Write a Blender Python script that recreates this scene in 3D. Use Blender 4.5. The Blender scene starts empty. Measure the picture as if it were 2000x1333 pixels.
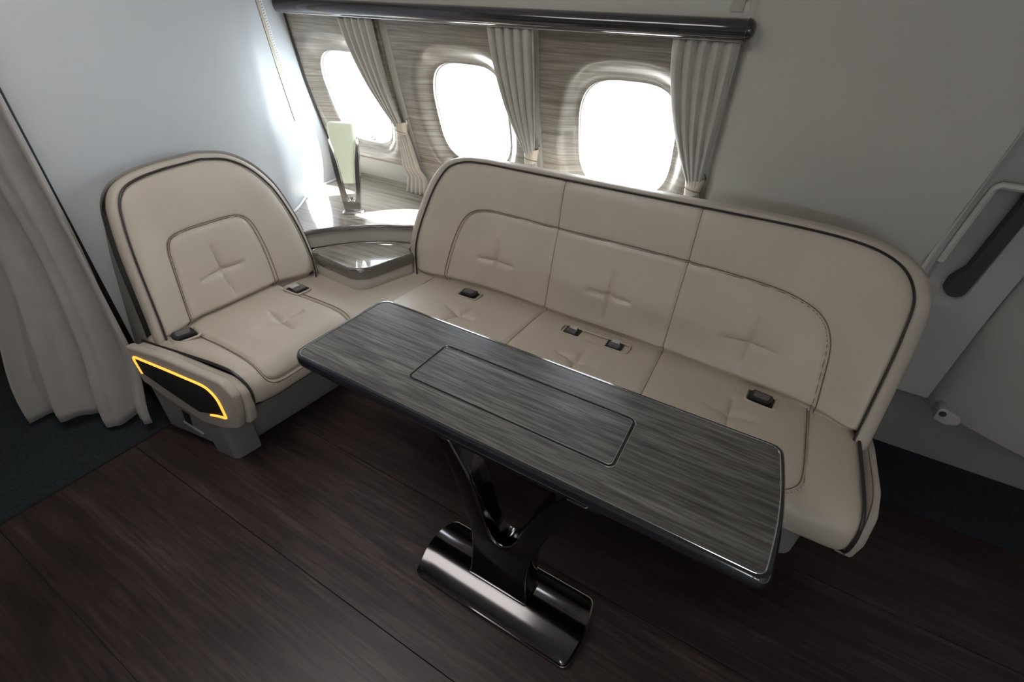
import bpy, bmesh, math, random
import numpy as np
from mathutils import Matrix, Vector
random.seed(7); np.random.seed(7)
scene = bpy.context.scene
COL = scene.collection

# ------------------------------------------------------------------ camera
R = np.array([[0.867096, 0.319367, -0.384182],
              [0.496854, -0.479898, 0.722966],
              [0.046534, -0.817090, -0.574630]])
CAMZ = 1.6
def set_camera():
    f, vx, vy = None, np.array([-1020., -77.]), np.array([1615., 73.])
    c = np.array([1000., 666.5]); a = vx - c; b = vy - c
    f = math.sqrt(-(a @ b))
    dx = -np.array([a[0], a[1], f]); dx /= np.linalg.norm(dx)
    dy = np.array([b[0], b[1], f]); dy /= np.linalg.norm(dy)
    dz = np.cross(dx, dy)
    M = np.array([dx, dy, dz])
    cd = bpy.data.cameras.new('camera'); cam = bpy.data.objects.new('camera', cd); COL.objects.link(cam)
    cd.sensor_width = 36; cd.lens = 36 * f / 2000; cd.clip_start = .02
    r, d, w = M[:, 0], M[:, 1], M[:, 2]
    cam.matrix_world = Matrix(((r[0], -d[0], -w[0], 0), (r[1], -d[1], -w[1], 0), (r[2], -d[2], -w[2], CAMZ), (0, 0, 0, 1)))
    scene.camera = cam
set_camera()

# ------------------------------------------------------------------ world, sun, exposure
SKY_STRENGTH = 5.0
SUN_STRENGTH = 18.0
SUN_DIR = Vector((-.55, -.56, -1.0))
world = bpy.data.worlds.new('sky'); scene.world = world; world.use_nodes = True
bg = world.node_tree.nodes['Background']
bg.inputs[0].default_value = (.86, .93, 1.0, 1); bg.inputs[1].default_value = SKY_STRENGTH
sd = bpy.data.lights.new('sun', 'SUN'); sd.energy = SUN_STRENGTH; sd.angle = math.radians(.6); sd.color = (1, .96, .88)
so = bpy.data.objects.new('sun', sd); COL.objects.link(so); so.location = (2, 5, 6)
so.rotation_euler = SUN_DIR.to_track_quat('-Z', 'Y').to_euler()
vs = scene.view_settings
vs.view_transform = 'Standard'; vs.look = 'None'; vs.gamma = 1; vs.use_curve_mapping = False
vs.exposure = 1.2

# ------------------------------------------------------------------ materials
MAT = {}
def nodes_of(name):
    m = bpy.data.materials.new(name); m.use_nodes = True; MAT[name] = m
    nt = m.node_tree
    return m, nt, nt.nodes, nt.links, nt.nodes['Principled BSDF']
def simple(name, col, rough=.5, metal=0, coat=0, bump=0, bscale=200, var=0, vscale=6, spec=None, emit=None, estr=0, sheen=0, vdetail=4):
    m, nt, N, L, P = nodes_of(name)
    P.inputs['Base Color'].default_value = (*col, 1); P.inputs['Roughness'].default_value = rough
    P.inputs['Metallic'].default_value = metal; P.inputs['Coat Weight'].default_value = coat
    P.inputs['Coat Roughness'].default_value = .06
    if sheen: P.inputs['Sheen Weight'].default_value = sheen
    if spec is not None: P.inputs['Specular IOR Level'].default_value = spec
    tc = N.new('ShaderNodeTexCoord')
    if bump:
        n = N.new('ShaderNodeTexNoise'); n.inputs['Scale'].default_value = bscale; n.inputs['Detail'].default_value = 4
        b = N.new('ShaderNodeBump'); b.inputs['Strength'].default_value = bump; b.inputs['Distance'].default_value = .002
        L.new(tc.outputs['Object'], n.inputs['Vector']); L.new(n.outputs['Fac'], b.inputs['Height']); L.new(b.outputs['Normal'], P.inputs['Normal'])
    if var:
        n = N.new('ShaderNodeTexNoise'); n.inputs['Scale'].default_value = vscale; n.inputs['Detail'].default_value = vdetail
        r = N.new('ShaderNodeValToRGB')
        r.color_ramp.elements[0].color = (*[c * (1 - var) for c in col], 1); r.color_ramp.elements[1].color = (*[min(1, c * (1 + var)) for c in col], 1)
        r.color_ramp.elements[0].position = .3; r.color_ramp.elements[1].position = .7
        L.new(tc.outputs['Object'], n.inputs['Vector']); L.new(n.outputs['Fac'], r.inputs['Fac']); L.new(r.outputs['Color'], P.inputs['Base Color'])
    if emit:
        P.inputs['Emission Color'].default_value = (*emit, 1); P.inputs['Emission Strength'].default_value = estr
    return m
def wood(name, cols, rough=.35, coat=0, along=.9, across=9, fine=160, finestr=.35, dist=1.4, bump=.05, rot=0, loc=(0, 0, 0), ay=None, streak=0, streakcol=(.02, .02, .02), crough=.07):
    """grain runs along local X, across = Y and Z"""
    m, nt, N, L, P = nodes_of(name)
    tc = N.new('ShaderNodeTexCoord')
    mp = N.new('ShaderNodeMapping'); mp.inputs['Scale'].default_value = (along, across if ay is None else ay, across); mp.inputs['Rotation'].default_value = (0, 0, rot); mp.inputs['Location'].default_value = loc
    L.new(tc.outputs['Object'], mp.inputs['Vector'])
    n1 = N.new('ShaderNodeTexNoise'); n1.inputs['Scale'].default_value = 1; n1.inputs['Detail'].default_value = 7; n1.inputs['Roughness'].default_value = .62; n1.inputs['Distortion'].default_value = dist
    L.new(mp.outputs['Vector'], n1.inputs['Vector'])
    rp = N.new('ShaderNodeValToRGB'); e = rp.color_ramp.elements
    e[0].color = (*cols[0], 1); e[0].position = .28; e[1].color = (*cols[-1], 1); e[1].position = .74
    for i, c in enumerate(cols[1:-1]):
        k = e.new(.28 + .46 * (i + 1) / (len(cols) - 1)); k.color = (*c, 1)
    L.new(n1.outputs['Fac'], rp.inputs['Fac'])
    mp2 = N.new('ShaderNodeMapping'); mp2.inputs['Scale'].default_value = (along * 5, fine if ay is None else ay, fine); mp2.inputs['Rotation'].default_value = (0, 0, rot)
    L.new(tc.outputs['Object'], mp2.inputs['Vector'])
    n2 = N.new('ShaderNodeTexNoise'); n2.inputs['Scale'].default_value = 1; n2.inputs['Detail'].default_value = 3; n2.inputs['Distortion'].default_value = .3
    L.new(mp2.outputs['Vector'], n2.inputs['Vector'])
    r2 = N.new('ShaderNodeValToRGB'); r2.color_ramp.elements[0].position = .35; r2.color_ramp.elements[1].position = .65
    v = 1 - finestr; r2.color_ramp.elements[0].color = (v, v, v, 1)
    L.new(n2.outputs['Fac'], r2.inputs['Fac'])
    mx = N.new('ShaderNodeMix'); mx.data_type = 'RGBA'; mx.blend_type = 'MULTIPLY'; mx.inputs['Factor'].default_value = 1
    L.new(rp.outputs['Color'], mx.inputs[6]); L.new(r2.outputs['Color'], mx.inputs[7])
    out = mx.outputs[2]
    if streak:
        w = N.new('ShaderNodeTexWave'); w.wave_type = 'BANDS'; w.bands_direction = 'Y' if ay is None else 'Z'; w.inputs['Scale'].default_value = .42; w.inputs['Distortion'].default_value = 14; w.inputs['Detail'].default_value = 4; w.inputs['Detail Scale'].default_value = .55; w.inputs['Detail Roughness'].default_value = .6
        L.new(mp.outputs['Vector'], w.inputs['Vector'])
        r3 = N.new('ShaderNodeValToRGB'); r3.color_ramp.elements[0].position = .02; r3.color_ramp.elements[0].color = (streak, streak, streak, 1); r3.color_ramp.elements[1].position = .16; r3.color_ramp.elements[1].color = (0, 0, 0, 1)
        L.new(w.outputs['Fac'], r3.inputs['Fac'])
        m2 = N.new('ShaderNodeMix'); m2.data_type = 'RGBA'; L.new(r3.outputs['Color'], m2.inputs['Factor']); L.new(out, m2.inputs[6]); m2.inputs[7].default_value = (*streakcol, 1)
        out = m2.outputs[2]
    L.new(out, P.inputs['Base Color'])
    P.inputs['Roughness'].default_value = rough; P.inputs['Coat Weight'].default_value = coat; P.inputs['Coat Roughness'].default_value = crough
    b = N.new('ShaderNodeBump'); b.inputs['Strength'].default_value = bump; b.inputs['Distance'].default_value = .002
    L.new(n2.outputs['Fac'], b.inputs['Height']); L.new(b.outputs['Normal'], P.inputs['Normal'])
    return m

simple('leather', (.58, .505, .42), .36, bump=.22, bscale=260, var=.035, vscale=5, spec=.45)
simple('leather_band', (.52, .455, .39), .45, bump=.25, bscale=260, var=.03, spec=.4)
simple('piping', (.030, .024, .026), .35)
simple('stitch', (.16, .115, .09), .6)
simple('shell_grey', (.36, .345, .32), .55, bump=.12, bscale=400)
simple('base_grey', (.23, .225, .22), .55, bump=.12, bscale=300)
simple('speaker_cloth', (.012, .013, .015), .8, bump=.6, bscale=900)
simple('amber_light', (.9, .55, .12), .5, emit=(1, .42, .05), estr=.62)
simple('bulkhead', (.57, .59, .615), .42, bump=.22, bscale=420, var=.02, vscale=3, spec=.35)
simple('cream', (.66, .63, .57), .5, bump=.12, bscale=420)
simple('cream_dark', (.50, .47, .42), .55, bump=.12, bscale=420)
simple('wall_panel', (.60, .565, .51), .5, bump=.25, bscale=500, var=.02)
simple('door_grey', (.42, .405, .385), .5, bump=.2, bscale=500, var=.02)
simple('door_light', (.60, .58, .54), .5)
simple('kick', (.25, .25, .235), .6, bump=.2, bscale=400)
simple('black', (.012, .012, .014), .45)
simple('buckle', (.022, .022, .026), .38)
simple('buckle_grey', (.13, .125, .13), .4)
simple('webbing', (.60, .58, .54), .7, bump=.5, bscale=900)
simple('ceiling', (.70, .69, .67), .7)
simple('white_plastic', (.82, .82, .80), .4)
simple('chrome', (.66, .65, .64), .14, metal=1)
simple('bright_line', (.80, .82, .84), .14, metal=1)
simple('black_chrome', (.135, .128, .132), .13, metal=1)
simple('edge_lacquer', (.020, .022, .028), .16, coat=.8)
simple('rail_lacquer', (.070, .066, .074), .10, metal=.55, coat=1)
simple('tray_trim', (.20, .185, .175), .14, metal=.5, coat=.7)
simple('curtain', (.50, .465, .42), .85, bump=.5, bscale=700, sheen=.3, var=.05, vscale=20)
simple('curtain_aisle', (.40, .375, .355), .9, bump=.6, bscale=600, sheen=.3, var=.05, vscale=12)
simple('tie_leather', (.62, .53, .42), .5, bump=.3)
simple('carpet', (.018, .026, .030), .95, bump=1.0, bscale=600, var=.55, vscale=120, vdetail=6)
simple('carpet_blue', (.012, .017, .027), .95, bump=1.0, bscale=600, var=.5, vscale=120, vdetail=6)
simple('beige_bar', (.50, .44, .33), .45)
simple('fill_panel', (.9, .9, .88), .5, emit=(1, .965, .93), estr=1.9)  # emissive face of the added fill panels
simple('gasket', (.05, .045, .04), .6)
simple('lamp_glow', (.84, .86, .80), .45, emit=(.85, 1.0, .55), estr=.11)
wood('table_wood', [(.060, .054, .050), (.135, .124, .115), (.190, .176, .164), (.270, .252, .235)], .36, coat=.3, along=1.5, across=16, fine=130, finestr=.62, dist=.7, streak=.55, streakcol=(.045, .040, .038), crough=.2)
wood('panel_wood', [(.21, .18, .155), (.36, .315, .265), (.42, .375, .32), (.50, .45, .39)], .28, coat=.55, along=1.4, across=22, fine=150, finestr=.35, dist=1.0, ay=1.0, streak=.42, streakcol=(.15, .125, .108))
wood('shelf_wood', [(.20, .17, .145), (.36, .315, .265), (.43, .385, .33), (.50, .45, .39)], .18, coat=1, along=1.2, across=15, fine=150, finestr=.22, dist=1.5, rot=math.radians(-18), streak=.4, streakcol=(.16, .135, .115), crough=.02)
wood('floor_wood', [(.021, .0125, .0115), (.052, .033, .0305), (.073, .048, .045), (.130, .091, .086)], .40, along=.9, across=5.0, fine=90, finestr=.55, dist=1.6, bump=.15, streak=.6, streakcol=(.022, .0135, .0125))

def glass_pane(name):
    m, nt, N, L, P = nodes_of(name)
    N.remove(P)
    t = N.new('ShaderNodeBsdfTransparent'); t.inputs[0].default_value = (.94, .96, .97, 1)
    g = N.new('ShaderNodeBsdfGlossy'); g.inputs['Roughness'].default_value = .02
    mx = N.new('ShaderNodeMixShader'); mx.inputs[0].default_value = .05; L.new(t.outputs[0], mx.inputs[1]); L.new(g.outputs[0], mx.inputs[2])
    L.new(mx.outputs[0], N['Material Output'].inputs['Surface'])
    return m
glass_pane('pane')

# ------------------------------------------------------------------ helpers
ORG = {}
def empty(name, loc, label, cat, group=None):
    o = bpy.data.objects.new(name, None); COL.objects.link(o); o.location = loc; o.empty_display_size = .1
    ORG[o.name] = np.array(loc, float)
    return tag(o, label, cat, group)
def tag(o, label=None, cat=None, group=None, kind=None):
    if label: o['label'] = label
    if cat: o['category'] = cat
    if group: o['group'] = group
    if kind: o['kind'] = kind
    return o
def add(name, V, F, mat, parent=None, smooth=True, angle=38, label=None, bevel=0, bseg=2, solid=0, recalc=True):
    org = ORG[parent.name] if parent else np.zeros(3)
    V = np.asarray(V, float).reshape(-1, 3) - org
    me = bpy.data.meshes.new(name); me.from_pydata(V.tolist(), [], [list(map(int, f)) for f in F])
    bm = bmesh.new(); bm.from_mesh(me)
    if recalc: bmesh.ops.recalc_face_normals(bm, faces=bm.faces)
    if bevel:
        es = [e for e in bm.edges if len(e.link_faces) == 2 and e.calc_face_angle(0) > math.radians(28)]
        bmesh.ops.bevel(bm, geom=es, offset=bevel, segments=bseg, profile=.5, affect='EDGES', clamp_overlap=True)
    bm.to_mesh(me); bm.free()
    me.materials.append(MAT[mat])
    if smooth:
        me.polygons.foreach_set('use_smooth', [True] * len(me.polygons)); me.set_sharp_from_angle(angle=math.radians(angle))
    o = bpy.data.objects.new(name, me); COL.objects.link(o)
    if parent: o.parent = parent
    ORG[o.name] = org
    if solid:
        md = o.modifiers.new('thickness', 'SOLIDIFY'); md.thickness = solid; md.offset = 0
    if label: o['label'] = label
    return o
def gridfaces(nv, nu, off=0, closeu=False):
    F = []
    for j in range(nv - 1):
        for i in range(nu if closeu else nu - 1):
            a = j * nu + i; b = j * nu + (i + 1) % nu
            F.append((off + a, off + b, off + b + nu, off + a + nu))
    return F
def grid(name, G, mat, parent=None, closeu=False, capends=False, **k):
    G = np.asarray(G, float); nv, nu = G.shape[:2]
    F = gridfaces(nv, nu, 0, closeu)
    if capends:
        F.append(tuple(range(nu))); F.append(tuple(range((nv - 1) * nu, nv * nu)))
    return add(name, G, F, mat, parent, **k)
def box(name, x0, x1, y0, y1, z0, z1, mat, parent=None, **k):
    V = [(x, y, z) for x in (x0, x1) for y in (y0, y1) for z in (z0, z1)]
    F = [(0, 1, 3, 2), (4, 6, 7, 5), (0, 4, 5, 1), (2, 3, 7, 6), (0, 2, 6, 4), (1, 5, 7, 3)]
    return add(name, V, F, mat, parent, **k)
def prism(name, poly, mapf, w0, w1, mat, parent=None, **k):
    n = len(poly)
    V = [mapf(u, v, w0) for u, v in poly] + [mapf(u, v, w1) for u, v in poly]
    F = [tuple(range(n)), tuple(range(2 * n - 1, n - 1, -1))] + [(i, (i + 1) % n, n + (i + 1) % n, n + i) for i in range(n)]
    return add(name, V, F, mat, parent, **k)
def roundpoly(pts, r, n=6):
    out = []; m = len(pts)
    rr = r if hasattr(r, '__len__') else [r] * m
    for i in range(m):
        p, a, b = np.array(pts[i], float), np.array(pts[i - 1], float), np.array(pts[(i + 1) % m], float)
        u = (a - p) / np.linalg.norm(a - p); v = (b - p) / np.linalg.norm(b - p)
        ang = math.acos(np.clip(u @ v, -1, 1)); r_ = rr[i]
        if r_ < 1e-5: out.append(tuple(p)); continue
        d = min(r_ / math.tan(ang / 2), .49 * np.linalg.norm(a - p), .49 * np.linalg.norm(b - p)); r_ = d * math.tan(ang / 2)
        c = p + (u + v) / np.linalg.norm(u + v) * (r_ / math.sin(ang / 2))
        s, e = p + u * d - c, p + v * d - c
        a0 = math.atan2(s[1], s[0]); a1 = math.atan2(e[1], e[0]); da = (a1 - a0 + math.pi) % (2 * math.pi) - math.pi
        for q in range(n + 1):
            t = a0 + da * q / n; out.append((c[0] + r_ * math.cos(t), c[1] + r_ * math.sin(t)))
    return out
def catmull(pts, n, closed=False):
    P = np.array(pts, float); m = len(P)
    if closed: Q = np.vstack([P[-1], P, P[0], P[1]]); segs = m
    else: Q = np.vstack([2 * P[0] - P[1], P, 2 * P[-1] - P[-2]]); segs = m - 1
    dense = []
    for i in range(segs):
        p0, p1, p2, p3 = Q[i:i + 4]
        for t in np.linspace(0, 1, 24, endpoint=False):
            dense.append(.5 * ((2 * p1) + (-p0 + p2) * t + (2 * p0 - 5 * p1 + 4 * p2 - p3) * t * t + (-p0 + 3 * p1 - 3 * p2 + p3) * t ** 3))
    dense.append(P[0] if closed else P[-1]); dense = np.array(dense)
    return resample(dense, n)
def resample(D, n):
    D = np.asarray(D, float)
    s = np.r_[0, np.cumsum(np.linalg.norm(np.diff(D, axis=0), axis=1))]
    t = np.linspace(0, s[-1], n)
    return np.stack([np.interp(t, s, D[:, k]) for k in range(D.shape[1])], 1)
def tube(name, pts, r, mat, parent=None, seg=6, closed=False, caps=True, **k):
    P = np.asarray(pts, float); n = len(P)
    T = np.roll(P, -1, 0) - np.roll(P, 1, 0) if closed else np.gradient(P, axis=0)
    T /= np.linalg.norm(T, axis=1)[:, None] + 1e-12
    up = np.array([0, 0, 1.]) if abs(T[0][2]) < .9 else np.array([1., 0, 0])
    nrm = np.cross(T[0], up); nrm /= np.linalg.norm(nrm)
    G = []
    for i in range(n):
        nrm = nrm - T[i] * (nrm @ T[i]); nrm /= np.linalg.norm(nrm); bn = np.cross(T[i], nrm)
        rr = r[i] if hasattr(r, '__len__') else r
        G.append([P[i] + rr * (math.cos(a) * nrm + math.sin(a) * bn) for a in np.linspace(0, 2 * math.pi, seg, endpoint=False)])
    if closed: G.append(G[0])
    return grid(name, G, mat, parent, closeu=True, capends=caps and not closed, **k)
def polydist(P, poly):
    """distance of points (N,2) to an open polyline (M,2)"""
    P = np.asarray(P, float); best = np.full(len(P), 1e9)
    A = np.asarray(poly, float)
    for a, b in zip(A[:-1], A[1:]):
        d = b - a; l2 = d @ d + 1e-12
        t = np.clip(((P - a) @ d) / l2, 0, 1)
        best = np.minimum(best, np.linalg.norm(P - a - t[:, None] * d, axis=1))
    return best
def cross_dent(P, c, hu, hv, tilt=0, depth=.021, w=.010):
    """stitched cross: two grooves through c"""
    q = P - np.array(c); q = np.stack([q[:, 0] + tilt * q[:, 1], q[:, 1] - tilt * q[:, 0]], 1)
    d = 0
    for a, b, h in ((q[:, 0], q[:, 1], hu), (q[:, 1], q[:, 0], hv)):
        e = np.clip(1 - (a / h) ** 2, 0, 1) ** .5
        d = d + e * np.exp(-np.abs(b) / w)
    soft = np.exp(-(q[:, 0] ** 2 + q[:, 1] ** 2) / (2 * (.6 * max(hu, hv)) ** 2))
    return -depth * np.minimum(d, 1.25) - .004 * soft
def sm(a, b, x):
    t = np.clip((x - a) / (b - a), 0, 1); return t * t * (3 - 2 * t)

# ------------------------------------------------------------------ the cabin shell
PZ = [-.2, .60, .67, .69, .863, 1.274, 1.625, 1.95, 2.4]
PY = [2.36, 2.36, 2.36, 2.307, 2.166, 2.033, 1.949, 1.88, 1.70]
def prof(z): return np.interp(z, PZ, PY)
BK = catmull([(-2.19, .62), (-2.19, 1.0), (-2.20, 1.35), (-2.235, 1.52), (-2.273, 1.61), (-2.396, 1.774), (-2.472, 1.903), (-2.525, 2.06), (-2.545, 2.25), (-2.545, 2.45)], 60)
XB = -2.545   # bulkhead meets the window wall
BX0, BX1 = -4.6, 3.2   # cabin ends
YO = -3.0     # far side wall
ZC = 2.25

floor = box('floor', BX0, BX1, YO, 2.45, -.12, -.012, 'gasket'); tag(floor, kind='structure')
planks_y = [-2.95, -2.352, -1.892, -1.432, -.972, -.512, -.052, .408, .868, 1.328, 1.85]
xs = [[-2.045, 3.15]]
for i, (a, b) in enumerate(zip(planks_y[:-1], planks_y[1:])):
    for x0, x1 in xs:
        b2 = 2.40 if i == len(planks_y) - 2 else b
        if i == len(planks_y) - 2:
            pl = box('plank', x0, .64, a + .0016, b2, -.012, 0, 'floor_wood', floor, smooth=False)
            pl = box('plank', .64, x1, a + .0016, 1.85, -.012, 0, 'floor_wood', floor, smooth=False)
        else:
            pl = box('plank', x0, x1, a + .0016, b - .0016, -.012, 0, 'floor_wood', floor, smooth=False)
c1 = box('floor_carpet', BX0, -2.056, YO + .05, 2.4, -.012, .004, 'carpet', smooth=False); tag(c1, kind='structure')
c2 = box('floor_carpet', .64, 3.15, 1.856, 2.40, -.012, .004, 'carpet_blue', smooth=False); tag(c2, kind='structure')
t1 = box('trim_1', -2.056, -2.045, YO + .05, 2.4, -.012, .006, 'black', bevel=.002); tag(t1, kind='structure')
ceil = box('ceiling', BX0, BX1, YO, 2.45, ZC, ZC + .1, 'ceiling', smooth=False); tag(ceil, kind='structure')

# bulkhead: extruded plan curve with thickness
def bulk():
    n = len(BK); T = np.gradient(BK, axis=0); T /= np.linalg.norm(T, axis=1)[:, None]
    N2 = np.stack([-T[:, 1], T[:, 0]], 1)   # towards -X
    zs = np.r_[0, .6, np.linspace(.67, ZC, 24)]
    def row(z):
        ym = float(prof(z)) + .02
        f = np.minimum(BK[:, 1], ym); b = np.minimum(BK[:, 1] + N2[:, 1] * .06, ym)
        return [(np.interp(y, BK[:, 1], BK[:, 0]), y, z) for y in f] + [(np.interp(y, BK[:, 1], BK[:, 0]) - .062, y, z) for y in b][::-1]
    G = [row(z) for z in zs]
    o = grid('wall_left', G, 'bulkhead', closeu=True, capends=True); tag(o, kind='structure')
    # dark edge trim on the free end
    box('edge_trim', -2.262, -2.176, .604, .6195, .004, ZC - .002, 'black', o, bevel=.004, label='dark edge trim of the bulkhead')
    return o
bulkhead = bulk()

# rear (window) wall: cream liner following the fuselage profile
WIN = [(-2.215, 1.185), (-1.425, 1.185), (-.625, 1.185)]
HW, HH = .215, .236
def sell(th, n=3.4):
    c, s = math.cos(th), math.sin(th); r = (abs(c) ** n + abs(s) ** n) ** (-1 / n); return r * c, r * s
def ray_rect(th, cx, cz, x0, x1, z0, z1, asp):
    dx, dz = sell(th)[0] * HW, sell(th)[1] * HH
    t = 1e9
    if dx > 1e-9: t = min(t, (x1 - cx) / dx)
    if dx < -1e-9: t = min(t, (x0 - cx) / dx)
    if dz > 1e-9: t = min(t, (z1 - cz) / dz)
    if dz < -1e-9: t = min(t, (z0 - cz) / dz)
    return cx + dx * t, cz + dz * t
def angles_for(cx, cz, x0, x1, z0, z1, n=96):
    # angles sampled evenly plus the four corners
    A = list(np.linspace(0, 2 * math.pi, n, endpoint=False))
    return A
def corner_snap(B, x0, x1, z0, z1):
    B = np.array(B)
    for cx in (x0, x1):
        for cz in (z0, z1):
            i = np.argmin((B[:, 0] - cx) ** 2 + (B[:, 1] - cz) ** 2); B[i] = (cx, cz)
    return B
def liner():
    """liner wall cut into one cell per window so that the openings are real holes"""
    V = []; F = []
    cells = [(XB - .02, -1.83), (-1.83, -1.03), (-1.03, -.20)]
    zlo, zhi = .70, 1.66
    for (x0, x1), (cx, cz) in zip(cells, WIN):
        A = angles_for(cx, cz, x0, x1, zlo, zhi); n = len(A)
        B = corner_snap([ray_rect(a, cx, cz, x0, x1, zlo, zhi, 1) for a in A], x0, x1, zlo, zhi)
        H = np.array([(cx + 1.02 * HW * sell(a)[0], cz + 1.02 * HH * sell(a)[1]) for a in A])
        off = len(V)
        rings = 8
        for k in range(rings + 1):
            t = k / rings; P = H * (1 - t) + B * t
            V += [(p[0], prof(p[1]) + .075 * (1 - t) ** 2 + .012, p[1]) for p in P]
        F += gridfaces(rings + 1, n, off, True)
        # outer reveal through the skin
        o2 = len(V); V += [(h[0], prof(h[1]) + .16, h[1]) for h in H]
        F += [(off + i, off + (i + 1) % n, o2 + (i + 1) % n, o2 + i) for i in range(n)]
    # below and above
    zs_lo = [0, .3, .60, .67, .69, .70]; zs_hi = [1.66, 1.8, 1.95, 2.1, ZC]
    for zs in (zs_lo, zs_hi):
        off = len(V)
        for z in zs: V += [(x, prof(z) + .012, z) for x in (XB - .02, -1.83, -1.03, -.20)]
        F += gridfaces(len(zs), 4, off)
    o = add('wall_back', V, F, 'cream'); tag(o, kind='structure')
    return o
wall_back = liner()
# opaque outer skin, lets daylight in only through the openings
def skin():
    V = []; F = []
    cells = [(BX0, -1.83), (-1.83, -1.03), (-1.03, BX1)]
    zlo, zhi = .5, 1.8
    for (x0, x1), (cx, cz) in zip(cells, WIN):
        A = angles_for(cx, cz, x0, x1, zlo, zhi); n = len(A)
        B = corner_snap([ray_rect(a, cx, cz, x0, x1, zlo, zhi, 1) for a in A], x0, x1, zlo, zhi)
        H = np.array([(cx + 1.02 * HW * sell(a)[0], cz + 1.02 * HH * sell(a)[1]) for a in A]); off = len(V)
        for k in range(7):
            t = k / 6; P = H * (1 - t) + B * t
            V += [(p[0], prof(p[1]) + .16, p[1]) for p in P]
        F += gridfaces(7, n, off, True)
    for zs in ([-.12, .3, .5], [1.8, 2.0, ZC + .1]):
        off = len(V)
        for z in zs: V += [(BX0, prof(z) + .16, z), (BX1, prof(z) + .16, z)]
        F += gridfaces(len(zs), 2, off)
    o = add('wall_outer', V, F, 'white_plastic'); tag(o, kind='structure')
skin()

# wood window panels with a moulded surround, window frames and panes
PAN = [(XB + .004, -1.865), (-1.80, -1.065), (-1.0, -.262)]
ZP0, ZP1 = .852, 1.60
for i, ((x0, x1), (cx, cz)) in enumerate(zip(PAN, WIN)):
    A = angles_for(cx, cz, x0, x1, ZP0, ZP1, 128); n = len(A)
    rp = roundpoly([(x0, ZP0), (x1, ZP0), (x1, ZP1), (x0, ZP1)], [.005 if i == 0 else .05, .05, .01, .01], 8)
    rp = np.array(rp + [rp[0]])
    B = []
    for a in A:
        d = np.array([sell(a)[0] * HW, sell(a)[1] * HH]); c = np.array([cx, cz]); best = None
        for p, q in zip(rp[:-1], rp[1:]):
            e = q - p; den = d[0] * e[1] - d[1] * e[0]
            if abs(den) < 1e-12: continue
            w = p - c; t = (w[0] * e[1] - w[1] * e[0]) / den; s = (w[0] * d[1] - w[1] * d[0]) / den
            if t > 0 and -1e-6 <= s <= 1 + 1e-6: best = t if best is None else min(best, t)
        B.append(c + d * best)
    B = np.array(B); H = np.array([(cx + HW * sell(a)[0], cz + HH * sell(a)[1]) for a in A])
    V = []; rings = 16
    for k in range(rings + 1):
        t = k / rings; P = H * (1 - t) + B * t
        dist = np.linalg.norm(P - H, axis=1)
        dep = .060 * (1 - sm(0, .085, dist))
        V += [(p[0], prof(p[1]) - .006 + d, p[1]) for p, d in zip(P, dep)]
    F = gridfaces(rings + 1, n, 0, True)
    o2 = len(V); V += [(b[0], prof(b[1]) + .011, b[1]) for b in B]      # panel edge thickness
    F += [(rings * n + j, rings * n + (j + 1) % n, o2 + (j + 1) % n, o2 + j) for j in range(n)]
    o3 = len(V); V += [(h[0], prof(h[1]) + .072, h[1]) for h in H]      # lip into the opening
    F += [(j, (j + 1) % n, o3 + (j + 1) % n, o3 + j) for j in range(n)]
    add('wood_panel', V, F, 'panel_wood', wall_back, label='grey-beige wood veneer window panel')
    # window: frame ring + pane
    V = []
    for s, y in ((1.0, .070), (.985, .071), (.978, .078), (.978, .125), (1.03, .125), (1.03, .075)):
        V += [(cx + HW * s * sell(a)[0], prof(cz + HH * s * sell(a)[1]) + y, cz + HH * s * sell(a)[1]) for a in A]
    m = 6; F = gridfaces(m, n, 0, True) + [((m - 1) * n + j, (m - 1) * n + (j + 1) % n, (j + 1) % n, j) for j in range(n)]
    w = add('window_%d' % (i + 1), V, F, 'white_plastic'); tag(w, kind='structure')
    for yy in (.085, .089):
        pass
    V = [(cx + HW * .985 * sell(a)[0], prof(cz + HH * .985 * sell(a)[1]) + .100, cz + HH * .985 * sell(a)[1]) for a in A]
    V += [(x, y + .004, z) for x, y, z in V]
    F = [tuple(range(n)), tuple(range(2 * n - 1, n - 1, -1))] + [(j, (j + 1) % n, n + (j + 1) % n, n + j) for j in range(n)]
    add('window_pane', V, F, 'pane', w, smooth=False)
# small drain boss at the foot of the first window
wx, wz = -2.195, .972
tube('drain_boss', [(wx + .016 * math.cos(a), prof(wz) + .064, wz + .010 * math.sin(a)) for a in np.linspace(0, 2 * math.pi, 16, endpoint=False)], .004, 'shell_grey', bpy.data.objects['window_1'], closed=True)

# right-hand cream wall panel, proud of the window wall
def right_panel():
    zs = np.r_[np.linspace(0, .6, 4), .67, .69, np.linspace(.75, ZC, 22)]
    def y_at(x, z):
        proud = .035 * sm(-.245, -.205, x)
        return np.minimum(prof(z), 2.28 + 0 * z) + .012 - proud
    xs_ = np.r_[np.linspace(-.262, -.19, 9), np.linspace(-.1, .572, 6)]
    G = [[(x, y_at(x, z), z) for x in xs_] for z in zs]
    o = grid('wall_right', G, 'wall_panel'); tag(o, kind='structure')
    # seam strip above the rail
    G = [[(x, prof(z) + .008 - .002 * (i in (1, 2)), z) for i, x in enumerate((-.300, -.296, -.266, -.262))] for z in np.linspace(1.655, ZC, 10)]
    grid('seam_strip', G, 'cream_dark', o)
    return o
wall_right = right_panel()

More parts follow.
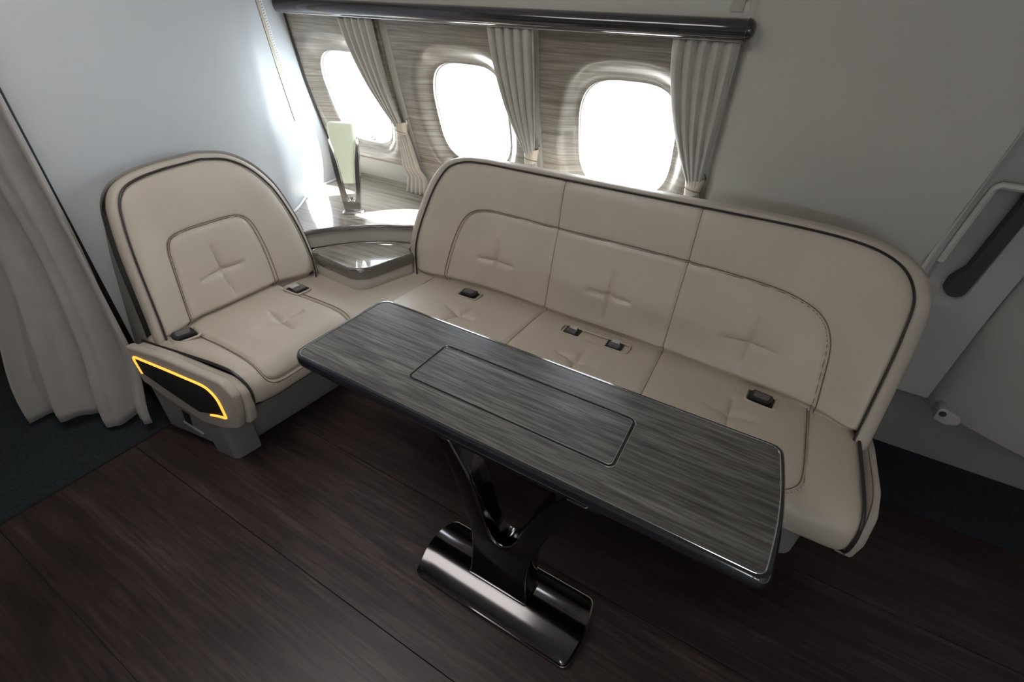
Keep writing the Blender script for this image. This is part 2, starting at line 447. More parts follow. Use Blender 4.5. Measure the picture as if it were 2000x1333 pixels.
# sill panel, door with its pillar and slide bustle (right edge of the frame)
kick = box('wall_sill', .56, 3.15, 2.272, 2.34, 0, .75, 'kick', smooth=False); tag(kick, kind='structure')
def door():
    d = empty('door_1', (1.2, 2.2, .36), 'grey cabin exit door with recessed grip and slide bustle, right edge', 'door')
    del d['category']; d['kind'] = 'structure'
    yd = lambda z: float(prof(1.0 + .12 * math.log1p(math.exp(min(30, (z - 1.0) / .12))))) + .02
    # pillar with a recessed grip slot
    zs = np.linspace(.37, ZC, 84); xs_ = np.linspace(.578, .845, 60)
    X, Z = np.meshgrid(xs_, zs)
    Y = np.vectorize(yd)(Z) - .018
    q = np.stack([X.ravel(), Z.ravel()], 1)
    ds = polydist(q, [(.702, .90), (.702, 1.20)]).reshape(X.shape)
    rec = .045 * sm(.075, .045, np.maximum(np.abs(X - .672) , 0) ) * sm(.80, .86, Z) * sm(1.27, 1.22, Z)
    Y = Y + rec
    Y[:, 0] += .03; Y[:, -1] += .012; Y[0, :] += .03
    grid('pillar', np.stack([X, Y, Z], 2), 'door_grey', d, solid=0)
    # raised light rim at the recess and at the door edge
    e = [(.5785, yd(z) - .018, z) for z in np.linspace(.7, ZC - .01, 30)]
    tube('edge_rim', e, .007, 'door_light', d)
    rim = [(.612, z) for z in np.linspace(.96, 1.235, 12)] + [(x, 1.245) for x in np.linspace(.625, .72, 6)]
    tube('recess_rim', [(x, yd(z) - .018, z) for x, z in rim], [.011] * len(rim), 'door_light', d)
    # grip bar inside the slot: dark hollow with rounded lower end
    slot = roundpoly([(.675, .835), (.738, .835), (.738, 1.5), (.705, 1.5), (.70, .95), (.675, .90)], [.03, .03, .01, .01, .03, .02], 6)
    prism('grip_slot', slot, lambda u, v, w: (u, yd(v) + w, v), -.016, .03, 'gasket', d, label='dark recessed grip slot')
    # bustle
    def ring(z, t):
        a = .842; yb = yd(z)
        k = math.sin(math.pi * t) ** .35
        pts = [(a, yb + .02), (a + .003, yb - .008), (a + .08, yb - .03 - .05 * k), (a + .28, yb - .06 - .20 * k), (a + .45, yb - .07 - .245 * k), (a + .8, yb - .07 - .26 * k), (a + 1.2, yb - .07 - .26 * k), (a + 1.5, yb)]
        return [(x, y, z) for x, y in catmull(pts, 40)]
    zs = np.linspace(.36, 1.62, 30)
    G = [ring(z, .06 + .9 * (z - .36) / 1.26) for z in zs]
    V = np.array(G); F = gridfaces(len(zs), 40)
    F.append(tuple(range(40)))
    add('bustle', V, F, 'door_grey', d)
    # latch fitting at the foot of the pillar
    l = prism('latch', roundpoly([(.868, .350), (.915, .338), (.955, .352), (.945, .385), (.89, .41), (.865, .405)], .016, 5), lambda u, v, w: (u, 2.06 + w, v), -.01, .05, 'door_grey', d, bevel=.004)
    tube('latch_pin', [(.885, 2.045, .385), (.885, 2.075, .385)], .012, 'gasket', l, seg=10)
    return d
door()

# the side of the cabin behind the photographer: wall with its own row of windows, end walls
def far_side():
    V = []; F = []
    ws = [-3.0 + .8 * k for k in range(8)]
    edges = [BX0] + [(a + b) / 2 for a, b in zip(ws[:-1], ws[1:])] + [BX1]
    for k, cx in enumerate(ws):
        x0, x1 = edges[k], edges[k + 1]; cz = 1.185
        A = np.linspace(0, 2 * math.pi, 48, endpoint=False)
        B = corner_snap([ray_rect(a, cx, cz, x0, x1, 0, ZC, 1) for a in A], x0, x1, 0, ZC)
        H = np.array([(cx + HW * sell(a)[0], cz + HH * sell(a)[1]) for a in A]); off = len(V)
        for P in (H, B): V += [(p[0], YO + .0, p[1]) for p in P]
        F += gridfaces(2, 48, off, True)
    o = add('wall_front', V, F, 'cream', smooth=False, solid=.03); tag(o, kind='structure')
    for cx in ws[:5]:  # unseen covers added to block frontal daylight; remaining windows stay open
        V = [(cx + 1.04 * HW * sell(a)[0], YO - .02 + w_, 1.185 + 1.04 * HH * sell(a)[1]) for w_ in (0, .006) for a in np.linspace(0, 2 * math.pi, 40, endpoint=False)]
        add('window_shade', V, [tuple(range(40)), tuple(range(79, 39, -1))] + [(i, (i + 1) % 40, 40 + (i + 1) % 40, 40 + i) for i in range(40)], 'cream', o, smooth=False)
    e = box('wall_end', BX0 - .05, BX0, YO, 2.45, 0, ZC, 'cream', smooth=False); tag(e, kind='structure')
    e = box('wall_end', BX1, BX1 + .05, YO, 2.45, 0, ZC, 'cream', smooth=False); tag(e, kind='structure')
far_side()
def fill_lights():  # unseen glowing ceiling panels added to fill the lounge with light
    for x0, x1, y0, y1, where in ((-1.75, -.55, -.05, .75, 'above the aisle facing the lounge chair'), (1.6, 2.8, -1.5, -1.0, 'above the aisle facing the exit door')):
        r = empty('fill_light', ((x0 + x1) / 2, (y0 + y1) / 2, ZC - .03), 'added unseen fill light panel, flat warm white, ' + where, 'light', 'added fill light panels')
        box('fill_frame', x0 - .02, x1 + .02, y0 - .02, y1 + .02, ZC - .02, ZC - .001, 'white_plastic', r, bevel=.003)
        box('fill_panel', x0, x1, y0, y1, ZC - .026, ZC - .02, 'fill_panel', r, smooth=False)
fill_lights()

# ------------------------------------------------------------------ upholstery builders
def backrest(root, Lc, Rc, surf, mapf, inner, vseams, crosses, band, rear, zj, nu=220, nrow=90, puff=.012, topk=.3, topd=.5, roff=-.012):
    """Lc/Rc: outline chains (a,z) bottom to top; surf(a,z)->out coordinate; mapf(a,o,z)->xyz.
    band: [(outward offset, depth back)], rear: depth of the flat back (function of a,z or number)"""
    L, Rr = catmull(Lc, nrow), catmull(Rc, nrow)
    s = np.linspace(0, 1, nu)
    A = L[:, None, 0] * (1 - s) + Rr[:, None, 0] * s
    Z = L[:, None, 1] * (1 - s) + Rr[:, None, 1] * s
    top = np.stack([A[-1], Z[-1]], 1)
    bound = np.vstack([L, top[1:-1], Rr[::-1]])
    P = np.stack([A.ravel(), Z.ravel()], 1)
    def disp(P):
        dI = polydist(P, inner)
        D = -.016 * np.exp(-(polydist(P, bound[::2]) / .022) ** 1.2)
        D += -.007 * np.exp(-(dI / .008) ** 2)
        for v in vseams: D += -.009 * np.exp(-(polydist(P, v) / .009) ** 2)
        D += puff * (np.clip(dI / .12, 0, 1) ** .7) * .55 - .004
        for c, hu, hv, tl in crosses: D += cross_dent(P, c, hu, hv, tl)
        D += -.035 * sm(zj + .032, zj - .004, P[:, 1]) ** 1.5
        return D
    D = disp(P)
    D = D.reshape(A.shape)
    O = surf(A, Z) + D
    G = np.stack(mapf(A, O, Z), 2)
    pad = grid('back_pad', G, 'leather', root)
    def on(pts, lift=.0):
        p = np.asarray(pts, float)
        return np.stack(mapf(p[:, 0], surf(p[:, 0], p[:, 1]) + disp(p) + lift, p[:, 1]), 1)
    inn = resample(inner, 160)
    T = np.gradient(inn, axis=0); T /= np.linalg.norm(T, axis=1)[:, None]; Nn = np.stack([-T[:, 1], T[:, 0]], 1)
    tube('seam', on(inn, .0002), .0018, 'stitch', pad, seg=5)
    tube('seam', on(inn + Nn * .0105, .0028), .0017, 'stitch', pad, seg=5)
    for v in vseams: tube('seam', on(resample(v, 60), .0004), .0017, 'stitch', pad, seg=5)
    # piping along the outline
    bb = resample(bound, 260)
    tube('piping', np.stack(mapf(bb[:, 0], surf(bb[:, 0], bb[:, 1]) - .004, bb[:, 1]), 1), .0040, 'piping', root, seg=8)
    # border band and rear shell
    T = np.gradient(bb, axis=0); T /= np.linalg.norm(T, axis=1)[:, None]; Nn = np.stack([-T[:, 1], T[:, 0]], 1)
    if (Nn[len(Nn) // 2][1]) < 0: Nn = -Nn
    rows = []
    for off, dep in band:
        q = bb + Nn * off * np.stack([np.ones(len(bb)), np.where(Nn[:, 1] > 0, topk, 1)], 1)
        o = surf(bb[:, 0], bb[:, 1]) - .010 - dep * (1 - (1 - topd) * np.clip(Nn[:, 1], 0, 1))
        rows.append(np.stack(mapf(q[:, 0], o, q[:, 1]), 1))
    grid('border_band', rows, 'leather_band', root)
    # thin stitched edge on the band
    off, dep = band[len(band) // 2 - 1]
    # rear shell
    off, dep = band[-1]
    upk = np.clip(Nn[:, 1], 0, 1)
    q0 = bb + Nn * (off + roff) * np.stack([np.ones(len(bb)), np.where(Nn[:, 1] > 0, topk, 1)], 1); rows2 = []
    o0 = surf(bb[:, 0], bb[:, 1]) - .010 - dep * (1 - (1 - topd) * upk) + .004
    orr = rear(bb[:, 0], bb[:, 1])
    for t, ins in ((0, 0), (.15, .004), (.85, .012), (.96, .022), (1, .04)):
        q = q0 - Nn * (ins * (1 + 1.6 * upk) + .05 * t * upk)[:, None]
        rows2.append(np.stack(mapf(q[:, 0], o0 * (1 - t) + orr * t, q[:, 1]), 1))
    V = np.array(rows2); n = V.shape[1]; F = gridfaces(len(rows2), n)
    last = (len(rows2) - 1) * n
    F += [(last + i, last + i + 1, last + n - 2 - i, last + n - 1 - i) for i in range(n // 2 - 1)]
    add('rear_shell', V, F, 'shell_grey', root)
    return pad

def seat(root, prof2, a0, a1, mapf, seams, inner, crosses, na=160, nt=90, edge0=True, edge1=True, rise=None, name='seat_cushion', puff=.010, dips=()):
    """prof2: (o,z) profile from the back to the lower front edge; a along the seat"""
    C = catmull(prof2, nt); t = np.r_[0, np.cumsum(np.linalg.norm(np.diff(C, axis=0), axis=1))]
    T = np.gradient(C, axis=0); T /= np.linalg.norm(T, axis=1)[:, None]; N2 = np.stack([-T[:, 1], T[:, 0]], 1)
    if N2[nt // 4][1] < 0: N2 = -N2
    a = np.linspace(0, 1, na)
    a0f = a0 if callable(a0) else (lambda o: 0 * o + a0)
    a1f = a1 if callable(a1) else (lambda o: 0 * o + a1)
    A = a0f(C[:, 0])[:, None] * (1 - a) + a1f(C[:, 0])[:, None] * a
    Tt = np.repeat(t[:, None], na, 1)
    P = np.stack([A.ravel(), Tt.ravel()], 1)
    def disp(P):
        D = np.zeros(len(P))
        for s_ in seams: D += -.009 * np.exp(-(polydist(P, s_) / .009) ** 2)
        dI = polydist(P, inner) if inner is not None else np.full(len(P), .2)
        if inner is not None: D += -.007 * np.exp(-(dI / .008) ** 2)
        D += puff * (np.clip(dI / .1, 0, 1) ** .7) - .006
        for c, hu, hv, tl in crosses: D += cross_dent(P, c, hu, hv, tl, depth=.021, w=.012)
        return D
    D = disp(P).reshape(A.shape)
    w = np.abs(a1f(C[:, 0]) - a0f(C[:, 0]))[:, None]
    if edge0: D += -.014 * np.exp(-(w * a / .018) ** 1.3)
    if edge1: D += -.014 * np.exp(-(w * (1 - a) / .018) ** 1.3)
    D[-6:] += -np.linspace(0, .008, 6)[:, None]
    O = C[:, None, 0] + N2[:, None, 0] * D; Z = C[:, None, 1] + N2[:, None, 1] * D
    if rise is not None: Z = Z + rise(A, O)
    G = np.stack(mapf(A, O, Z), 2)
    pad = grid(name, G, 'leather', root)
    def on(pts, lift=0):
        p = np.asarray(pts, float)
        o = np.interp(p[:, 1], t, C[:, 0]); z = np.interp(p[:, 1], t, C[:, 1]); n0 = np.interp(p[:, 1], t, N2[:, 0]); n1 = np.interp(p[:, 1], t, N2[:, 1])
        d = disp(p) + lift
        zz = z + n1 * d
        if rise is not None: zz = zz + rise(p[:, 0], o)
        return np.stack(mapf(p[:, 0], o + n0 * d, zz), 1)
    for s_ in seams: tube('seam', on(resample(s_, 80), .0004), .0017, 'stitch', pad, seg=5)
    if inner is not None:
        inn = resample(inner, 160); tube('seam', on(inn, .0002), .0018, 'stitch', pad, seg=5)
        Tn = np.gradient(inn, axis=0); Tn /= np.linalg.norm(Tn, axis=1)[:, None]
        tube('seam', on(inn + np.stack([-Tn[:, 1], Tn[:, 0]], 1) * .0105, .0028), .0017, 'stitch', pad, seg=5)
    return pad, on, t, C

def belt_pocket(root, c, ang, w=.085, d=.062, z=.452, buckle='dark', sc=1.2, pos=(0,)):
    """leather-rimmed pocket with a belt buckle lying in it; built in the seat surface"""
    ca, sa = math.cos(ang), math.sin(ang)
    if len(pos) > 1: sc = 1.0
    def m(u, v, ww): return (c[0] + sc * (ca * u - sa * v), c[1] + sc * (sa * u + ca * v), z + ww)
    p = None
    rim = roundpoly([(-w / 2, -d / 2), (w / 2, -d / 2), (w / 2, d / 2), (-w / 2, d / 2)], [.014, .014, .004, .004], 5)
    p = tube('belt_pocket', [m(u, v, .002) for u, v in rim], .0050, 'leather_band', root, closed=True, seg=8)
    lo = roundpoly([(-w / 2, -d / 2), (w / 2, -d / 2), (w / 2, d / 2), (-w / 2, d / 2)], .01, 3)
    for x in pos:
        if buckle == 'dark' or len(pos) == 1:
            prism('pocket_floor', [(x + u * .86 * (.075 / w if len(pos) > 1 else 1), v * .86) for u, v in lo], m, -.004, .0025, 'black', p)
        else:
            prism('pocket_floor', [(x - .036, -d / 2 + .008), (x + .036, -d / 2 + .008), (x + .036, d / 2 - .004), (x - .036, d / 2 - .004)], m, -.004, .0025, 'black', p)
        if buckle == 'dark':
            bk = roundpoly([(x - .030, -.020), (x + .022, -.022), (x + .032, -.006), (x + .030, .024), (x - .028, .026), (x - .034, .002)], .007, 4)
            b = prism('buckle', bk, m, .002, .017, 'buckle', p, bevel=.004, label='black seat belt buckle')
            prism('buckle_lid', roundpoly([(x - .024, -.014), (x + .018, -.015), (x + .024, .016), (x - .022, .018)], .005, 4), m, .0165, .0195, 'buckle_grey', p, bevel=.001)
        else:
            bk = roundpoly([(x - .026, -.024), (x + .022, -.026), (x + .026, .004), (x - .024, .006)], .006, 4)
            prism('buckle', bk, m, .002, .015, 'buckle_grey', p, bevel=.003, label='dark grey seat belt buckle')
            prism('strap', [(x - .020, .000), (x + .018, -.001), (x + .016, .034), (x - .018, .034)], m, .008, .0145, 'webbing', p, bevel=.002, label='light grey belt webbing')
    return p

# ------------------------------------------------------------------ three-seat sofa
sofa = empty('sofa', (-.45, 1.70, 0), 'long cream leather three-seat bench sofa below the windows', 'sofa')
YA = [-1.60, -1.42, -1.2, -.99, -.76, -.46, -.185, .11, .283, .39, .528, .62]
YJ = [1.690, 1.706, 1.742, 1.750, 1.736, 1.728, 1.716, 1.690, 1.672, 1.648, 1.582, 1.540]
ysm = catmull(list(zip(YA, YJ)), 200)
def ysofa(a, z):
    yj = np.interp(a, ysm[:, 0], ysm[:, 1]); t = (z - .45) / .60
    return yj * (1 - t) + 1.858 * t
s_surf = lambda a, z: -ysofa(a, z)
s_map = lambda a, o, z: (a, -o, z)
Ls = [(-1.49, .40), (-1.515, .50), (-1.53, .60), (-1.512, .72), (-1.465, .87), (-1.425, .95), (-1.375, 1.008), (-1.29, 1.040), (-1.18, 1.050)]
Rs = [(.530, .40), (.532, .55), (.534, .70), (.532, .82), (.520, .915), (.470, .985), (.385, 1.025), (.27, 1.043), (.12, 1.050)]
inner_s = catmull([(-1.335, .40), (-1.325, .55), (-1.285, .72), (-1.235, .805), (-1.15, .838), (-1.0, .842), (-.75, .840), (-.45, .841), (-.19, .838), (.05, .832), (.20, .815), (.30, .775), (.352, .70), (.375, .58), (.40, .40)], 120)
vs_s = [[(-.760, .40), (-.768, .84), (-.775, 1.047)], [(-.184, .40), (-.192, .84), (-.200, 1.047)]]
crs = [((-1.068, .615), .112, .115, .0), ((-.470, .618), .112, .115, 0), ((.118, .607), .112, .115, 0)]
band = [(0, .004), (.010, -.004), (.022, -.004), (.040, .002), (.052, .016), (.056, .04), (.056, .085)]
def rear_s(a, z): return -(1.965 + 0 * a) - .02 * (z - .45)
backrest(sofa, Ls, Rs, s_surf, s_map, inner_s, vs_s, crs, band, rear_s, .458, nu=300, nrow=110)
sp = [(-1.80, .438), (-1.65, .452), (-1.45, .460), (-1.31, .458), (-1.245, .446), (-1.206, .412), (-1.194, .365), (-1.202, .318), (-1.236, .288)]
tt = lambda y: 1.80 - y
inner_ss = catmull([(.395, .02), (.392, .3), (.388, tt(1.31)), (.372, tt(1.25)), (.325, tt(1.215)), (.22, tt(1.205)), (-.3, tt(1.205)), (-.9, tt(1.205)), (-1.40, tt(1.205))], 120)
seams_ss = [[(-.772, .02), (-.776, .50), (-.776, .74)], [(-.184, .02), (-.178, .50), (-.178, .74)]]
crss = [((-1.085, tt(1.50)), .10, .10, .25), ((-.475, tt(1.47)), .10, .10, .1), ((.13, tt(1.49)), .10, .10, 0)]
_, on_s, t_s, C_s = seat(sofa, sp, -1.405, .545, s_map, seams_ss, inner_ss, crss, na=260, nt=90, edge0=False)
ends = np.stack([np.full(len(t_s), .548), t_s], 1)
tube('piping', np.vstack([on_s(ends, -.008)]), .0055, 'piping', sofa, seg=8)
fr = np.stack([np.linspace(.548, -1.40, 60), np.full(60, t_s[-1])], 1)
tube('piping', on_s(fr, -.004), .0045, 'piping', sofa, seg=8)
# corner seat that links the two seats
def corner():
    xs_ = np.linspace(-1.955, -1.405, 50); ys_ = np.linspace(1.20, 1.80, 50)
    X, Y = np.meshgrid(xs_, ys_)
    Z = .451 - .010 * np.exp(-(np.abs(X + 1.405) / .014) ** 1.3) - .010 * np.exp(-(np.abs(Y - 1.20) / .014) ** 1.3) + .004
    o = grid('corner_cushion', np.stack([X, Y, Z], 2), 'leather', sofa)
    tube('seam', [(-1.404, y, .4465) for y in np.linspace(1.21, 1.79, 20)], .002, 'stitch', o)
    tube('seam', [(-1.414, y, .4505) for y in np.linspace(1.21, 1.79, 20)], .0012, 'stitch', o)
    # inner corner front faces
corner()
belt_pocket(sofa, (-1.145, 1.672), .02, .090, .062, .4575)
belt_pocket(sofa, (-.468, 1.655), 0, .315, .070, .4575, buckle='grey', pos=(-.105, .095))
belt_pocket(sofa, (.222, 1.627), -.10, .088, .066, .4575)
# end panel of the sofa (right end) with its layered edge
endp = roundpoly([(1.80, .22), (1.80, .40), (1.62, .425), (1.40, .430), (1.315, .395), (1.275, .30), (1.290, .205), (1.40, .21)], [.01, .01, .05, .06, .05, .04, .02, .05], 6)
prism('end_panel', endp, lambda u, v, w: (w, u, v), .558, .612, 'leather_band', sofa, bevel=.012, bseg=3)
ep2 = [(u + .004, v + .010) for u, v in endp]
tube('end_seam', [(.585, u, v + .001) for u, v in catmull([(1.62, .4268), (1.40, .4325), (1.325, .402), (1.287, .345), (1.2755, .285), (1.282, .22)], 40)], .0016, 'stitch', sofa)
# pedestal base
bs = roundpoly([(-1.40, 1.36), (.50, 1.36), (.50, 1.93), (-1.40, 1.93)], .05, 6)
prism('base', bs, lambda u, v, w: (u, v, w), 0, .33, 'base_grey', sofa, bevel=.01)
def under(name, poly, z0, z1, mat, par): return prism(name, poly, lambda u, v, w: (u, v, w), z0, z1, mat, par, bevel=.01)
under('seat_pan', roundpoly([(-1.395, 1.245), (.55, 1.245), (.55, 1.95), (-1.395, 1.95)], .02, 4), .285, .425, 'base_grey', sofa)
under('corner_base', [(-1.56, 1.21), (-1.40, 1.36), (-1.40, 1.80), (-1.56, 1.80)], 0, .3, 'base_grey', sofa)
under('corner_pan', [(-1.60, 1.215), (-1.42, 1.215), (-1.42, 1.70), (-1.60, 1.70)], .2, .44, 'base_grey', sofa)

# ------------------------------------------------------------------ single armless chair by the bulkhead
chair = empty('lounge_chair', (-1.85, .98, 0), 'single cream leather seat with amber-lit side panel against the white bulkhead', 'seat')
yside = lambda x: .535 + .13 * (x + 1.95)
CX = -1.93
def c_surf(a, z):
    wing = .045 * (sm(.85, .62, a) + sm(1.18, 1.42, a)) * np.clip(1.6 - (z - .45) * 2.2, 0.2, 1.4)
    return CX - .032 - .215 * (z - .45) + wing
c_map = lambda a, o, z: (o, a, z)
Lc = [(.622, .38), (.638, .45), (.668, .62), (.700, .80), (.727, .915), (.750, .978), (.79, 1.020), (.86, 1.043), (.95, 1.056)]
Rc = [(1.365, .38), (1.385, .48), (1.395, .58), (1.390, .72), (1.362, .86), (1.328, .935), (1.275, 1.000), (1.20, 1.045), (1.10, 1.064)]
inner_c = catmull([(.765, .40), (.785, .52), (.815, .68), (.832, .765), (.858, .805), (.92, .818), (1.0, .821), (1.10, .820), (1.16, .808), (1.192, .765), (1.205, .66), (1.204, .54), (1.195, .40)], 100)
rear_c = lambda a, z: -2.165 + 0 * a
backrest(chair, Lc, Rc, c_surf, c_map, inner_c, [], [((.992, .622), .108, .118, .05)], [(0, .004), (.006, -.003), (.013, -.002), (.022, .006), (.027, .018), (.028, .032), (.026, .044)], rear_c, .466, nu=160, nrow=110, topk=.6, topd=.7, roff=.020)
cp = [(-2.0, .458), (-1.88, .462), (-1.72, .470), (-1.58, .474), (-1.505, .462), (-1.462, .425), (-1.450, .378), (-1.460, .325), (-1.49, .296)]
tc_ = lambda x: x + 2.0
a0c = lambda o: yside(o) + .072
inner_cs = catmull([(.745, .06), (.750, .25), (.744, tc_(-1.58)), (.742, tc_(-1.47)), (.752, tc_(-1.425)), (.79, tc_(-1.405)), (.86, tc_(-1.402)), (1.0, tc_(-1.402)), (1.10, tc_(-1.402)), (1.16, tc_(-1.41)), (1.188, tc_(-1.46)), (1.20, .25), (1.20, .06)], 120)
_, on_c, t_c, C_c = seat(chair, cp, a0c, 1.212, c_map, [], inner_cs, [((1.0, tc_(-1.69)), .11, .12, .2)], na=130, nt=100, edge1=False,
                         rise=lambda a, o: .018 * sm(.80, .64, a))
ends = np.stack([a0c(np.interp(t_c, t_c, C_c[:, 0])) - .004, t_c], 1)
tube('piping', on_c(ends, -.008), .0055, 'piping', chair, seg=8)
fr = np.stack([np.linspace(.66, 1.21, 40), np.full(40, t_c[-1])], 1)
tube('piping', on_c(fr, -.004), .0045, 'piping', chair, seg=8)
belt_pocket(chair, (-1.885, .700), -.10 + math.pi / 2 * 0 + 1.45, .082, .066, .4790)
belt_pocket(chair, (-1.868, 1.235), 1.57, .070, .085, .4600, buckle='grey', pos=(0,))
# side panel: leather shell, inner strip, speaker cloth and amber light line
shell = roundpoly([(-1.99, .489), (-1.80, .500), (-1.495, .482), (-1.452, .432), (-1.466, .330), (-1.494, .250), (-1.58, .212), (-1.70, .196), (-1.87, .252), (-1.99, .310)], [.01, .1, .05, .05, .06, .03, .06, .05, .05, .01], 6)
prism('side_shell', shell, lambda u, v, w: (u, yside(u) + w, v), 0, .035, 'leather_band', chair, bevel=.010, bseg=3)
strip = [(u - .0, v - .004) for u, v in roundpoly([(-1.99, .477), (-1.80, .486), (-1.505, .470), (-1.452, .430), (-1.452, .345), (-1.462, .268), (-1.56, .24), (-1.75, .24), (-1.99, .33)], [.01, .1, .05, .05, .06, .03, .05, .05, .01], 6)]
prism('side_strip', strip, lambda u, v, w: (u, yside(u) + w, v), .034, .068, 'leather_band', chair, bevel=.008, bseg=3)
sp_pts = [(-1.955, .440), (-1.85, .440), (-1.715, .436), (-1.590, .428), (-1.552, .392), (-1.546, .300), (-1.600, .288), (-1.690, .262), (-1.84, .320), (-1.950, .368)]
spk = roundpoly(sp_pts, [.01, .1, .1, .03, .03, .01, .02, .03, .05, .01], 5)
cl = prism('speaker_panel', spk, lambda u, v, w: (u, yside(u) + w, v), -.003, .004, 'speaker_cloth', chair, bevel=.001, label='black cloth speaker panel')
lp = catmull([(-1.955, .366), (-1.962, .412), (-1.958, .445), (-1.90, .447), (-1.80, .4445), (-1.70, .440), (-1.60, .434), (-1.563, .415), (-1.543, .380), (-1.538, .330), (-1.537, .297), (-1.545, .289), (-1.58, .284), (-1.625, .272)], 120)
tube('light_line', [(u, yside(u) - .001, v) for u, v in lp], .0052, 'amber_light', chair, seg=8, label='glowing amber light line')
# base with a rounded front foot
by = lambda u: yside(u) + .012
basep = roundpoly([(-1.995, by(-1.995)), (-1.615, by(-1.615)), (-1.585, 1.205), (-1.995, 1.205)], [.02, .045, .01, .01], 7)
prism('base', basep, lambda u, v, w: (u, v, w), .05, .33, 'base_grey', chair, bevel=.01)
foot = roundpoly([(-1.735, by(-1.735) + .001), (-1.606, by(-1.606) - .004), (-1.590, .70), (-1.735, .70)], [.01, .035, .01, .01], 8)
prism('foot', foot, lambda u, v, w: (u, v, w), 0, .28, 'base_grey', chair, bevel=.008)
under('plinth', [(-1.98, by(-1.98) + .03), (-1.66, by(-1.66) + .03), (-1.61, 1.205), (-1.98, 1.205)], 0, .06, 'base_grey', chair)
under('seat_pan', [(-1.98, yside(-1.98) + .05), (-1.49, yside(-1.49) + .06), (-1.49, 1.20), (-1.98, 1.20)], .28, .435, 'base_grey', chair)
prism('latch_slot', [(-1.85, .13), (-1.815, .12), (-1.80, .19), (-1.84, .20)], lambda u, v, w: (u, by(u) + w, v), -.002, .004, 'black', chair)
prism('latch_lever', [(-1.86, .118), (-1.76, .085), (-1.758, .098), (-1.86, .132)], lambda u, v, w: (u, by(u) + w, v), -.008, .004, 'base_grey', chair, bevel=.003)

# ------------------------------------------------------------------ corner console: tray and shelf
front = catmull([(-2.05, 1.385), (-1.985, 1.430), (-1.91, 1.55), (-1.825, 1.652), (-1.71, 1.745), (-1.602, 1.806)], 30)
tray = empty('corner_console', (-1.72, 1.58, .45), 'low corner console with glossy wood tray and dark trim between the two seats', 'console')
tr = [(-1.972, 1.412), (-1.60, 1.385), (-1.522, 1.700), (-1.565, 1.730), (-1.590, 1.800)] + [(p[0] - .004, p[1] + .004) for p in front[::-1][4:-5:4]]
trp = roundpoly(tr, [.02, .085, .015, .01, .01] + [.04] * (len(tr) - 5), 8)
cen = np.array([-1.74, 1.60])
def scaled(poly, s): return [tuple(cen + (np.array(p) - cen) * s) for p in poly]
mp_ = lambda u, v, w: (u, v, w)
prism('body', scaled(trp, .985), mp_, .452, .520, 'cream_dark', tray, bevel=.008)
V = []; rows = [(.985, .512), (1.01, .516), (1.022, .530), (1.022, .552), (1.012, .565), (.985, .5715), (.960, .5725), (.955, .5700)]
n = len(trp); V = [(*p, z) for s, z in rows for p in scaled(trp, s)]
add('trim', V, gridfaces(len(rows), n, 0, True) + [tuple(range((len(rows) - 1) * n, len(rows) * n))] + [tuple(range(n))], 'tray_trim', tray, label='dark polished trim')
prism('tray_top', scaled(trp, .957), mp_, .5695, .5712, 'shelf_wood', tray)
tube('bright_edge', [(*p, .5722) for p in scaled(trp, .958)], .0018, 'bright_line', tray, closed=True)

shelf = empty('corner_shelf', (-2.0, 1.85, .0), 'raised glossy wood shelf in the corner carrying the lamp', 'shelf')
backp = []
bkk = BK[(BK[:, 1] > 1.33) & (BK[:, 1] < 2.33)]
shp = [tuple(p) for p in front] + [(-1.602, 2.0), (-1.40, 2.0), (-1.40, 2.352), (-2.53, 2.352)] + [(x + .004, y) for x, y in bkk[::-1]]
shp = [p for i, p in enumerate(shp) if i == 0 or np.hypot(p[0] - shp[i - 1][0], p[1] - shp[i - 1][1]) > 1e-4]
prism('shelf_top', shp, mp_, .652, .672, 'shelf_wood', shelf)
G = [[(x + dx * o, y + dy * o, z) for (x, y), (dx, dy) in zip(front, [(.75, -.66)] * len(front))] for o, z in ((-.004, .650), (.006, .650), (.010, .656), (.010, .668), (.005, .6745), (-.006, .6745))]
grid('front_trim', G, 'tray_trim', shelf, label='dark polished front edge')
G = [[(x, y, z) for x, y in [(p[0] - .012, p[1] + .010) for p in front]] for z in (.572, .60, .63, .652)]
grid('riser', G, 'cream_dark', shelf)
# rounded wood upstand and pale fillet along the wall
G = [[(x, y, z) for x in (-2.50, -2.2, -1.9, -1.6, -1.40)] for y, z in ((2.285, .672), (2.312, .676), (2.330, .688), (2.338, .706), (2.34, .72))]
grid('upstand', G, 'shelf_wood', shelf)
body = [tuple(p) for p in [(q[0] - .02, q[1] + .03) for q in front[6:-1]]] + [(-1.61, 2.01), (-1.45, 2.01), (-1.45, 2.345), (-2.44, 2.34), (-2.44, 2.1), (-2.2, 1.62)]
prism('cabinet_body', body, mp_, 0, .652, 'shell_grey', shelf)
cove = [(x + .012, y) for x, y in bkk if y > 1.45]
tube('cove_trim', [(x, y, .676) for x, y in cove], .007, 'white_plastic', shelf)

